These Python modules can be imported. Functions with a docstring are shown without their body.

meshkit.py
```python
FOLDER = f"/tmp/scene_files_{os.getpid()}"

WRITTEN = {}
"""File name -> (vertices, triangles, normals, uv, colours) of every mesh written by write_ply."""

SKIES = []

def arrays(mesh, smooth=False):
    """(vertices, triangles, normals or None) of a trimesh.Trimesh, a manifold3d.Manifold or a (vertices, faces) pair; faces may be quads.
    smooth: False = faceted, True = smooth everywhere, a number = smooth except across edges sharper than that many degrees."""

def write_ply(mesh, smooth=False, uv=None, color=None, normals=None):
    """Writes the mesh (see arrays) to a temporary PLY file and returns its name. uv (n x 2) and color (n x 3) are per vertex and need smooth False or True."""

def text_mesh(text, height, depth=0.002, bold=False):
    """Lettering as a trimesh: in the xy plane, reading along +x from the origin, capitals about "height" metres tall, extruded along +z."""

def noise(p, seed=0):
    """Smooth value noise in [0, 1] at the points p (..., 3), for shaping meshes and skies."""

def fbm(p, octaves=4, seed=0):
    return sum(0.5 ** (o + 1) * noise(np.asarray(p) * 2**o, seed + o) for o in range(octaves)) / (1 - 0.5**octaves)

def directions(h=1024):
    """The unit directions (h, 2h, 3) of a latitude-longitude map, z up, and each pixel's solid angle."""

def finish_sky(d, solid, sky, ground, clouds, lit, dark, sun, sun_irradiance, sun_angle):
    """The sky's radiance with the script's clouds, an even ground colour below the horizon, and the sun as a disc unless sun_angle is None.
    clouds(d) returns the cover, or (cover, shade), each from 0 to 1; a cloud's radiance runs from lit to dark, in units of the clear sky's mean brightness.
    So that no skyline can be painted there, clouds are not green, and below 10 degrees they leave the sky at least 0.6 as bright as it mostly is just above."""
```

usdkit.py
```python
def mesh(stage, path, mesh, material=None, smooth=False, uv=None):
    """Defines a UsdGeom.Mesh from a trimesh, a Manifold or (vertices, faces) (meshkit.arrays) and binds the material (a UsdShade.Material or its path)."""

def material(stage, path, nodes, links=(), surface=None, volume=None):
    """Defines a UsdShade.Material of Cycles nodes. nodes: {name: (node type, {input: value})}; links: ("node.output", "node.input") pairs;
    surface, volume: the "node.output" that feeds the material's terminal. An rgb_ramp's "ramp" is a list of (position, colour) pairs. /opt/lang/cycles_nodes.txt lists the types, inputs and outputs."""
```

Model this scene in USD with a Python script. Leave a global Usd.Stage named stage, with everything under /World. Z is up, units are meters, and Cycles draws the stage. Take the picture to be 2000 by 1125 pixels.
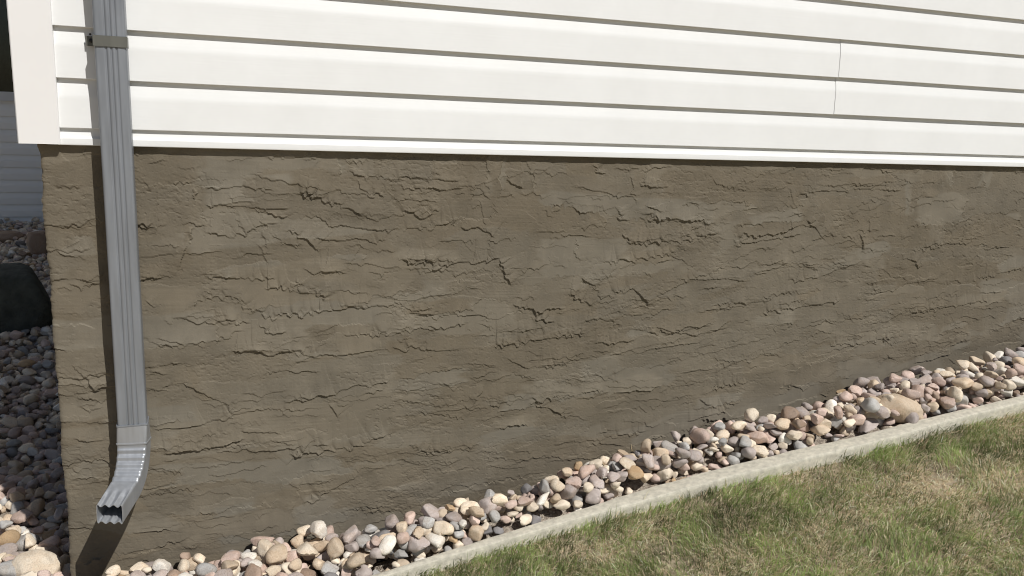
import math, random
import numpy as np, trimesh, usdkit, meshkit
from scipy.ndimage import gaussian_filter, map_coordinates
from pxr import Usd, UsdGeom, UsdLux, UsdShade, Gf, Sdf, Vt

stage = Usd.Stage.CreateInMemory()
UsdGeom.SetStageUpAxis(stage, UsdGeom.Tokens.z)
UsdGeom.SetStageMetersPerUnit(stage, 1.0)
UsdGeom.Xform.Define(stage, '/World')
UsdGeom.Scope.Define(stage, '/World/Looks')
rng = np.random.default_rng(7)
random.seed(7)

# ------------------------------------------------------------------ camera, sky, sun, exposure
# world frame: the stucco wall is the plane y = 0 (x to the right, the house behind), x = 0 its left corner,
# z = 0 the lower edge of the siding.
EXPOSURE = -0.22
SUN_AZ, SUN_EL = math.radians(23.5), math.radians(50)      # azimuth from the wall's normal towards +x
SUN_I, SKY_S = 1.25, 0.052
FPX, YAW, PITCH, ROLL = 1624.84, 0.359767, 0.215921, 0.044957
C = np.array([0.39306, -2.44888, 0.15016])
fwd = np.array([math.sin(YAW)*math.cos(PITCH), math.cos(YAW)*math.cos(PITCH), -math.sin(PITCH)])
r0 = np.array([math.cos(YAW), -math.sin(YAW), 0]); u0 = np.cross(r0, fwd)
rt = r0*math.cos(ROLL) + u0*math.sin(ROLL); up = -r0*math.sin(ROLL) + u0*math.cos(ROLL)
cam = UsdGeom.Camera.Define(stage, '/World/camera')
cam.CreateHorizontalApertureAttr(36.0); cam.CreateVerticalApertureAttr(36.0*576/1024)
cam.CreateFocalLengthAttr(36.0*FPX/2000)
cam.CreateClippingRangeAttr(Gf.Vec2f(0.05, 500))
cam.CreateExposureAttr(EXPOSURE)
M = Gf.Matrix4d(*rt, 0, *up, 0, *(-fwd), 0, *C, 1)
cam.AddTransformOp().Set(M)

sun_dir = np.array([math.sin(SUN_AZ)*math.cos(SUN_EL), -math.cos(SUN_AZ)*math.cos(SUN_EL), math.sin(SUN_EL)])
sky = UsdLux.DomeLight.Define(stage, '/World/sky')
sky.GetPrim().SetCustomDataByKey('kind', 'structure')
sky_mat = usdkit.material(stage, '/World/Looks/sky', {
    's': ('sky_texture', {'sky_type': 'single_scattering', 'sun_disc': False, 'sun_elevation': SUN_EL,
                          'sun_rotation': math.atan2(sun_dir[0], sun_dir[1])}),
    'b': ('background_shader', {'strength': SKY_S})}, [('s.color', 'b.color')], surface='b.background')
UsdShade.MaterialBindingAPI.Apply(sky.GetPrim()).Bind(sky_mat)
sun = UsdLux.DistantLight.Define(stage, '/World/sun')
sun.CreateIntensityAttr(SUN_I); sun.CreateAngleAttr(0.5); sun.CreateColorAttr(Gf.Vec3f(1.0, 0.975, 0.93))
sun.CreateNormalizeAttr(True)
zax = sun_dir; xax = np.cross([0, 0, 1.0], zax); xax /= np.linalg.norm(xax); yax = np.cross(zax, xax)
sun.AddTransformOp().Set(Gf.Matrix4d(*xax, 0, *yax, 0, *zax, 0, *(zax*30), 1))

# ------------------------------------------------------------------ helpers
used = {}
def path_for(name, parent=None):
    base = (str(parent.GetPath()) if parent else '/World') + '/' + name
    n = used.get(base, -1) + 1; used[base] = n
    return base if n == 0 else f'{base}_{n:03d}'
def obj(name, mesh, mat, parent=None, smooth=False, loc=None):
    m = usdkit.mesh(stage, path_for(name, parent), mesh, mat, smooth=smooth)
    if loc is not None:
        m.AddTranslateOp().Set(Gf.Vec3d(*map(float, loc)))
    return m.GetPrim()
def tag(p, label=None, cat=None, group=None, kind=None):
    for k, v in (('label', label), ('category', cat), ('group', group), ('kind', kind)):
        if v: p.SetCustomDataByKey(k, v)
    return p
def thing(name, label, cat, loc=(0, 0, 0), group=None):
    x = UsdGeom.Xform.Define(stage, path_for(name)); x.AddTranslateOp().Set(Gf.Vec3d(*map(float, loc)))
    return tag(x.GetPrim(), label, cat, group)
def color_primvar(prim, cols, name='tint'):
    pv = UsdGeom.PrimvarsAPI(prim).CreatePrimvar(name, Sdf.ValueTypeNames.Color3fArray, 'vertex')
    pv.Set(Vt.Vec3fArray.FromNumpy(np.asarray(cols, np.float32)))
def box(x0, x1, y0, y1, z0, z1):
    b = trimesh.creation.box((x1-x0, y1-y0, z1-z0)); b.apply_translation(((x0+x1)/2, (y0+y1)/2, (z0+z1)/2)); return b
def grid_mesh(P):
    """P (n, m, 3) -> vertices, triangles"""
    n, m = P.shape[:2]; i = np.arange(n*m).reshape(n, m)
    a, b, c, d = i[:-1, :-1].ravel(), i[1:, :-1].ravel(), i[1:, 1:].ravel(), i[:-1, 1:].ravel()
    return P.reshape(-1, 3), np.vstack([np.stack([a, b, c], 1), np.stack([a, c, d], 1)])
def flip(vf): return vf[0], vf[1][:, ::-1]
def proj(P):
    d = np.asarray(P, float) - C; z = d @ fwd
    return np.stack([1000 + FPX*(d @ rt)/z, 562.5 - FPX*(d @ up)/z, z], -1)
def n1(t, seed): t = np.asarray(t, float); return meshkit.noise(np.stack([t, t*0+.37, t*0+seed*7.13], -1), seed)
def f1(t, seed, o=3): t = np.asarray(t, float); return meshkit.fbm(np.stack([t, t*0+.37, t*0+seed*7.13], -1), o, seed)
_tab = np.random.default_rng(1234).random(65536)
def q1(t, seed, o=3, lin=False):
    out = 0.; t = np.asarray(t, float) + 517.3
    for k in range(o):
        x = t*2**k; i = np.floor(x).astype(np.int64); w = x-i
        if not lin: w = w*w*(3-2*w)
        i = i + (seed*7919+k*31337)
        out = out + .5**(k+1)*(_tab[i & 65535]*(1-w)+_tab[(i+1) & 65535]*w)
    return out/(1-.5**o)
def f2(x, y, seed, o=4): return meshkit.fbm(np.stack([x, y, x*0+seed*3.7], -1), o, seed)
def sstep(a, b, x): t = np.clip((x-a)/(b-a), 0, 1); return t*t*(3-2*t)

GX = [-40, -3, 0, .36, .81, 1.54, 2.33, 2.86, 3.67, 6, 40]
GZ = [-1.35, -1.27, -1.25, -1.25, -1.22, -1.135, -.985, -.91, -.79, -.52, -.4]
_gx = np.linspace(-40, 40, 8001); _gz = gaussian_filter(np.interp(_gx, GX, GZ), 12)
def G(x): return np.interp(x, _gx, _gz)
CX = [-40, -1.2, -.4, .3, .838, .933, 1.097, 1.267, 1.45, 1.663, 1.989, 2.296, 2.613, 2.834, 3.174, 3.8, 5, 40]
CY = [-.42, -.42, -.40, -.34, -.272, -.255, -.236, -.224, -.206, -.196, -.217, -.254, -.284, -.288, -.315, -.36, -.44, -.5]
_cy = gaussian_filter(np.interp(_gx, CX, CY), 8)
def curb_y(x): return np.interp(x, _gx, _cy)          # gravel-side edge of the curb
_cw = gaussian_filter(np.interp(_gx, [-40, .8, .94, 1.1, 1.3, 1.5, 1.66, 2.0, 2.35, 2.65, 2.9, 3.2, 3.7, 40], [.034, .026, .029, .034, .043, .047, .066, .07, .074, .066, .056, .048, .048, .048]), 6)
def CW(x): return np.interp(x, _gx, _cw)
def curb_z(x): return G(x) + .014
def lawn_z(x, y): return G(x) - .028 - .05*np.clip(-y-.3, 0, 6) + .012*(f2(np.asarray(x)*2.1, np.asarray(y)*2.1, 5, 2)-.5)

# ------------------------------------------------------------------ materials
def mat(name, nodes, links, surface='p.BSDF'): return usdkit.material(stage, '/World/Looks/'+name, nodes, links, surface=surface)
def plain(name, col, rough=.6, metal=0., nscale=30., var=.12, bump=0., bscale=200., bdist=.001, spec=.5):
    lo = [c*(1-var) for c in col]; hi = [min(1, c*(1+var)) for c in col]
    nodes = {'g': ('geometry', {}), 'n': ('noise_texture', {'scale': nscale, 'detail': 5., 'roughness': .6}),
             'r': ('rgb_ramp', {'ramp': [(.25, lo), (.75, hi)]}),
             'p': ('principled_bsdf', {'roughness': rough, 'metallic': metal, 'specular_ior_level': spec})}
    links = [('g.position', 'n.vector'), ('n.fac', 'r.fac'), ('r.color', 'p.base_color')]
    if bump:
        nodes['bn'] = ('noise_texture', {'scale': bscale, 'detail': 6., 'roughness': .65})
        nodes['b'] = ('bump', {'strength': bump, 'distance': bdist})
        links += [('g.position', 'bn.vector'), ('bn.fac', 'b.height'), ('b.normal', 'p.normal')]
    return mat(name, nodes, links)

m_vinyl = mat('white_vinyl', {
    'g': ('geometry', {}),
    'mp': ('mapping', {'scale': (3., 3., 60.)}), 'n': ('noise_texture', {'scale': 3., 'detail': 4.}),
    'd': ('noise_texture', {'scale': 5., 'detail': 6., 'roughness': .7}), 'dr': ('rgb_ramp', {'ramp': [(.3, (.765, .772, .77)), (.75, (.715, .72, .715))]}),
    'b': ('bump', {'strength': .15, 'distance': .0012}),
    'p': ('principled_bsdf', {'roughness': .42, 'specular_ior_level': .35})},
    [('g.position', 'mp.vector'), ('mp.vector', 'n.vector'), ('n.fac', 'b.height'), ('b.normal', 'p.normal'),
     ('g.position', 'd.vector'), ('d.fac', 'dr.fac'), ('dr.color', 'p.base_color')])
m_trim = plain('white_trim', (.77, .76, .755), .4, 0, 6, .025)
m_stucco = mat('stucco', {
    'g': ('geometry', {}), 'a': ('attribute', {'attribute': 'tint'}),
    'n': ('noise_texture', {'scale': 9., 'detail': 8., 'roughness': .65}),
    'r': ('rgb_ramp', {'ramp': [(.3, (.86, .86, .86)), (.72, (1.12, 1.11, 1.10))]}),
    'n2': ('noise_texture', {'scale': 420., 'detail': 3.}), 'r2': ('rgb_ramp', {'ramp': [(.3, (.9, .9, .9)), (.7, (1.08, 1.08, 1.08))]}),
    'm': ('mix_color', {'blend_type': 'multiply', 'fac': 1., 'use_clamp': False}), 'm2': ('mix_color', {'blend_type': 'multiply', 'fac': 1., 'use_clamp': False}),
    'mp': ('mapping', {'scale': (1., 1., 2.2)}), 'bn': ('noise_texture', {'scale': 260., 'detail': 6., 'roughness': .7}),
    'b': ('bump', {'strength': .35, 'distance': .0012}),
    'p': ('principled_bsdf', {'roughness': .85, 'specular_ior_level': .25})},
    [('g.position', 'n.vector'), ('n.fac', 'r.fac'), ('a.color', 'm.a'), ('r.color', 'm.b'), ('g.position', 'n2.vector'), ('n2.fac', 'r2.fac'),
     ('m.result', 'm2.a'), ('r2.color', 'm2.b'), ('m2.result', 'p.base_color'),
     ('g.position', 'mp.vector'), ('mp.vector', 'bn.vector'), ('bn.fac', 'b.height'), ('b.normal', 'p.normal')])
def metal(name, col, rough, met):
    return mat(name, {
        'g': ('geometry', {}), 'mp': ('mapping', {'scale': (1., 1., .12)}), 'n': ('noise_texture', {'scale': 60., 'detail': 5.}),
        'r': ('rgb_ramp', {'ramp': [(.3, [c*.9 for c in col]), (.7, [c*1.08 for c in col])]}),
        'rr': ('map_range', {'from_min': .3, 'from_max': .7, 'to_min': rough-.07, 'to_max': rough+.08}),
        's': ('noise_texture', {'scale': 14., 'detail': 7., 'roughness': .7}), 'b': ('bump', {'strength': .12, 'distance': .002}),
        'p': ('principled_bsdf', {'metallic': met})},
        [('g.position', 'mp.vector'), ('mp.vector', 'n.vector'), ('n.fac', 'r.fac'), ('r.color', 'p.base_color'), ('n.fac', 'rr.value'), ('rr.result', 'p.roughness'),
         ('g.position', 's.vector'), ('s.fac', 'b.height'), ('b.normal', 'p.normal')])
m_pipe = metal('grey_painted_metal', (.235, .25, .275), .42, .35)
m_elbow = metal('bare_metal', (.37, .385, .41), .44, .5)
m_strap = metal('strap_metal', (.13, .13, .115), .5, .3)
m_screw = plain('dark_screw', (.03, .03, .03), .5, .5)
m_soil = plain('soil', (.13, .105, .082), .95, 0, 25, .4, .8, 120, .01)
m_lawn = plain('lawn_thatch', (.44, .36, .25), .95, 0, 14, .45, 1., 220, .01)
m_fabric = plain('black_fabric', (.018, .018, .017), .75, 0, 60, .3, .5, 500, .001)
m_concrete = plain('concrete', (.57, .535, .445), .92, 0, 55, .26, .9, 300, .003)
m_dark_rock = plain('dark_rock', (.075, .082, .068), .85, 0, 14, .5, .9, 40, .02)
m_roof = plain('roof_shingle', (.07, .065, .06), .9, 0, 8, .3, .5, 90, .004)
m_neighbor = plain('neighbour_vinyl', (.86, .86, .85), .5, 0, 4, .03)
m_frame = plain('window_frame', (.6, .61, .63), .45, 0, 10, .03)
m_glass = mat('window_glass', {'f': ('fresnel', {'IOR': 1.5}), 't': ('transparent_bsdf', {'color': (.75, .8, .78)}), 'gl': ('glossy_bsdf', {'roughness': .02}),
                               'x': ('mix_closure', {})}, [('f.fac', 'x.fac'), ('t.BSDF', 'x.closure1'), ('gl.BSDF', 'x.closure2')], surface='x.closure')
m_dark_room = plain('dark_curtain', (.03, .028, .026), .9, 0, 12, .6)
m_grass = mat('grass_blade', {
    'a': ('attribute', {'attribute': 'tint'}), 'p': ('principled_bsdf', {'roughness': .55, 'specular_ior_level': .3}),
    't': ('translucent_bsdf', {}), 'x': ('mix_closure', {'fac': .4})},
    [('a.color', 'p.base_color'), ('a.color', 't.color'), ('p.BSDF', 'x.closure1'), ('t.BSDF', 'x.closure2')], surface='x.closure')

STONE_COLS = {'cream': (.74, .645, .52), 'tan': (.58, .475, .36), 'pink': (.58, .455, .395), 'mauve grey': (.43, .375, .35),
              'grey': (.42, .41, .395), 'off-white': (.78, .74, .67), 'ochre': (.47, .34, .21), 'dark grey': (.22, .21, .21), 'brown': (.36, .27, .21)}
STONE_P = np.array([.25, .15, .19, .19, .08, .08, .02, .015, .025]); STONE_P /= STONE_P.sum()
def stone_mat(name, col):
    hi = [min(.8, c*1.22) for c in col]; lo = [c*.68 for c in col]; al = [col[0]*.92, col[1]*.86, col[2]*.80]
    return mat('stone_'+name.replace(' ', '_').replace('-', '_'), {
        'g': ('geometry', {}), 'oi': ('object_info', {}),
        'n': ('noise_texture', {'scale': 24., 'detail': 7., 'roughness': .68, 'distortion': .6}),
        'r': ('rgb_ramp', {'ramp': [(.22, lo), (.42, col), (.6, al), (.78, hi)]}),
        'v': ('map_range', {'to_min': .78, 'to_max': 1.2}), 'h': ('hsv', {}),
        's': ('noise_texture', {'scale': 330., 'detail': 3.}), 'sr': ('rgb_ramp', {'ramp': [(.34, (.72, .7, .68)), (.5, (1, 1, 1)), (.75, (1.12, 1.12, 1.12))]}),
        'mx': ('mix_color', {'blend_type': 'multiply', 'fac': .8, 'use_clamp': False}),
        'bn': ('noise_texture', {'scale': 95., 'detail': 7., 'roughness': .68}), 'b': ('bump', {'strength': .5, 'distance': .004}),
        'p': ('principled_bsdf', {'roughness': .82, 'specular_ior_level': .25})},
        [('g.position', 'n.vector'), ('n.fac', 'r.fac'), ('r.color', 'h.color'), ('oi.random', 'v.value'), ('v.result', 'h.value'),
         ('g.position', 's.vector'), ('s.fac', 'sr.fac'), ('h.color', 'mx.a'), ('sr.color', 'mx.b'), ('mx.result', 'p.base_color'),
         ('g.position', 'bn.vector'), ('bn.fac', 'b.height'), ('b.normal', 'p.normal')])
m_stone = {k: stone_mat(k, c) for k, c in STONE_COLS.items()}
m_stone_mix = mat('stone_mixed', {
    'g': ('geometry', {}), 'a': ('attribute', {'attribute': 'tint'}),
    'n': ('noise_texture', {'scale': 40., 'detail': 6., 'roughness': .65}), 'nr': ('rgb_ramp', {'ramp': [(.25, (.7, .68, .66)), (.75, (1.2, 1.2, 1.2))]}),
    'mx': ('mix_color', {'blend_type': 'multiply', 'fac': 1., 'use_clamp': False}),
    'bn': ('noise_texture', {'scale': 95., 'detail': 6., 'roughness': .68}), 'b': ('bump', {'strength': .5, 'distance': .004}),
    'p': ('principled_bsdf', {'roughness': .82, 'specular_ior_level': .25})},
    [('g.position', 'n.vector'), ('n.fac', 'nr.fac'), ('a.color', 'mx.a'), ('nr.color', 'mx.b'), ('mx.result', 'p.base_color'),
     ('g.position', 'bn.vector'), ('bn.fac', 'b.height'), ('b.normal', 'p.normal')])

# ------------------------------------------------------------------ ground and lawn sheets
xs = np.unique(np.concatenate([np.linspace(-40, -2, 12), np.linspace(-2, 5, 141), np.linspace(5, 40, 12)]))
ys = np.unique(np.concatenate([np.linspace(-40, -2, 12), np.linspace(-2, 8, 60), np.linspace(8, 60, 12)]))
X, Y = np.meshgrid(xs, ys, indexing='ij')
Zg = G(X) - .085 - .05*np.clip(-Y-.3, 0, 6)
tag(obj('ground', grid_mesh(np.stack([X, Y, Zg], -1)), m_soil, smooth=True), kind='structure')
off = np.concatenate([[0, .01], np.linspace(.03, 2.2, 45), np.linspace(2.6, 40, 20)])
X, O = np.meshgrid(xs, off, indexing='ij')
Y = curb_y(X) - CW(X)*.9 - O
P = np.stack([X, Y, lawn_z(X, Y)], -1)
tag(obj('lawn', flip(grid_mesh(P)), m_lawn, smooth=True), kind='structure')

# ------------------------------------------------------------------ curb (poured concrete edging)
cx_ = np.arange(-1.6, 5.2, .012)
prof = np.array([(0, -.09), (0, -.012), (.002, -.003), (.007, 0), (.05, .001), (.088, .0), (.093, -.003), (.095, -.012), (.095, -.09)])
yc, zc = curb_y(cx_), curb_z(cx_)
wob = (f1(cx_*3, 3, 3)-.5)*.012
ny = len(prof)
P = np.zeros((len(cx_), ny, 3))
P[..., 0] = cx_[:, None]
P[..., 1] = yc[:, None] - prof[None, :, 0]*(CW(cx_)/.095)[:, None] + wob[:, None] + .004*(f2(cx_[:, None]*25+0*prof[None, :, 0], np.arange(ny)[None, :]*.9+0*cx_[:, None], 11, 3)-.5)
P[..., 2] = zc[:, None] + prof[None, :, 1] + .007*(f2(cx_[:, None]*14+0*prof[None, :, 0], np.arange(ny)[None, :]*.7+0*cx_[:, None], 12, 4)-.5)
tag(obj('concrete_curb', flip(grid_mesh(P)), m_concrete, smooth=50),
    'pale weathered concrete garden curb winding between the gravel strip and the lawn', 'curb')

# ------------------------------------------------------------------ house
house = thing('house', 'house with white clapboard siding above a brown trowelled stucco foundation', 'house')
HX, HY = 10.0, 5.0

# stucco relief: a height raster built from overlapping trowel strokes
RES = .0025
RX, RZ0, RZ1 = 4.3, -1.42, .03
nx, nz = int(RX/RES), int((RZ1-RZ0)/RES)
H = np.zeros((nz, nx)); T = np.ones((nz, nx))*.97; RG = np.ones((nz, nx)); W3 = np.zeros((nz, nx))
gxx = (np.arange(nx)+.5)*RES; gzz = RZ0 + (np.arange(nz)+.5)*RES
H += .0015*(f2(gxx[None, :]*5+0*gzz[:, None], gzz[:, None]*9+0*gxx[None, :], 21, 3)-.5)
srng = np.random.default_rng(41)
NST = 800
for i in range(NST):
    cx, cz = srng.uniform(-.1, RX), srng.uniform(RZ0, RZ1+.02)
    if cz < G(cx) - .12: continue
    small = srng.random() < .45
    hl = srng.uniform(.05, .14) if small else srng.uniform(.12, .36)
    hw = srng.uniform(.014, .035) if small else srng.uniform(.025, .07)
    th = srng.normal(.015 + .075*sstep(.9, 2.4, cx)*sstep(.05, -.7, cz), .085)
    if cz > -.32 and srng.random() < .35: th += math.pi/2; hl = min(hl, .12)
    elif srng.random() < .06: th += srng.uniform(-.9, .9); hl *= .6
    R = hl*1.15 + .02; Rz = abs(math.sin(th))*hl + hw + .03; Rx = abs(math.cos(th))*hl + hw*abs(math.sin(th)) + .03
    i0, i1 = max(0, int((cx-Rx)/RES)), min(nx, int((cx+Rx)/RES)+1)
    j0, j1 = max(0, int((cz-Rz-RZ0)/RES)), min(nz, int((cz+Rz-RZ0)/RES)+1)
    if i1-i0 < 8 or j1-j0 < 5: continue
    dx = gxx[None, i0:i1]-cx; dz = gzz[j0:j1, None]-cz
    u = dx*math.cos(th)+dz*math.sin(th); v = -dx*math.sin(th)+dz*math.cos(th)
    sd = i*3+1
    low = (q1(u*9, sd, 2)-.5)*.045 + (q1(u*42, sd+1, 2, True)-.5)*.018
    rag = (q1(u*105, sd+2, 2, True)-.5)*.022*srng.uniform(.2, 1.3)*sstep(.3, .6, q1(u*14, sd+3, 2))
    db = v + hw + low*min(1, hw/.04) + rag
    dt = hw - v + (q1(u*8, sd+1, 2)-.5)*.04
    e1 = hl - u + (q1(v*30, sd+2, 3)-.5)*.09; e0 = hl + u + (q1(v*30, sd, 3)-.5)*.09
    ins = (db > 0) & (dt > 0) & (e1 > 0) & (e0 > 0)
    if not ins.any(): continue
    t0 = srng.uniform(.0010, .0030) if srng.random() < .85 else srng.uniform(.0032, .0046)
    amp = np.clip(q1(u*13, sd+5, 2)*3.6-1.2, .0, 1.15)
    t = t0*amp*np.clip(dt/(hw*1.1), 0, 1)*np.clip(e0/.03, 0, 1)*(.25+.75*np.exp(-np.clip(db, 0, 1)/.03))
    if srng.random() < .6: t = t*np.clip(e1/.04, 0, 1)
    t += t0*.55*amp*np.exp(-np.clip(db, 0, 1)/.005)*(q1(u*60, sd+4, 2)*1.6-.2).clip(0, 1.2)
    Hl = H[j0:j1, i0:i1]
    sm = gaussian_filter(Hl, srng.uniform(3, 7), mode='nearest')
    k = srng.uniform(.5, .97)*(np.clip(dt/.008, 0, 1) if srng.random() < .7 else 1)
    new = Hl*(1-k) + sm*k + t
    if srng.random() < .22:           # scraped: cuts in instead
        new = Hl*(1-k) + sm*k - t*.6
    H[j0:j1, i0:i1] = np.where(ins, new, Hl)
    smoothp = srng.random() < .36; tone = srng.uniform(1.05, 1.19) if smoothp else srng.uniform(.85, 1.01); w3 = (tone-1)*-.16 + srng.normal(0, .010)
    RG[j0:j1, i0:i1] = np.where(ins, .12 if smoothp else srng.uniform(.4, 1.2), RG[j0:j1, i0:i1])
    q = .85*ins*np.clip(dt/.006, 0, 1)*np.clip(np.minimum(e0, e1)/.018, 0, 1)
    T[j0:j1, i0:i1] = T[j0:j1, i0:i1]*(1-q) + tone*q
    W3[j0:j1, i0:i1] = W3[j0:j1, i0:i1]*(1-q) + w3*q
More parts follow.
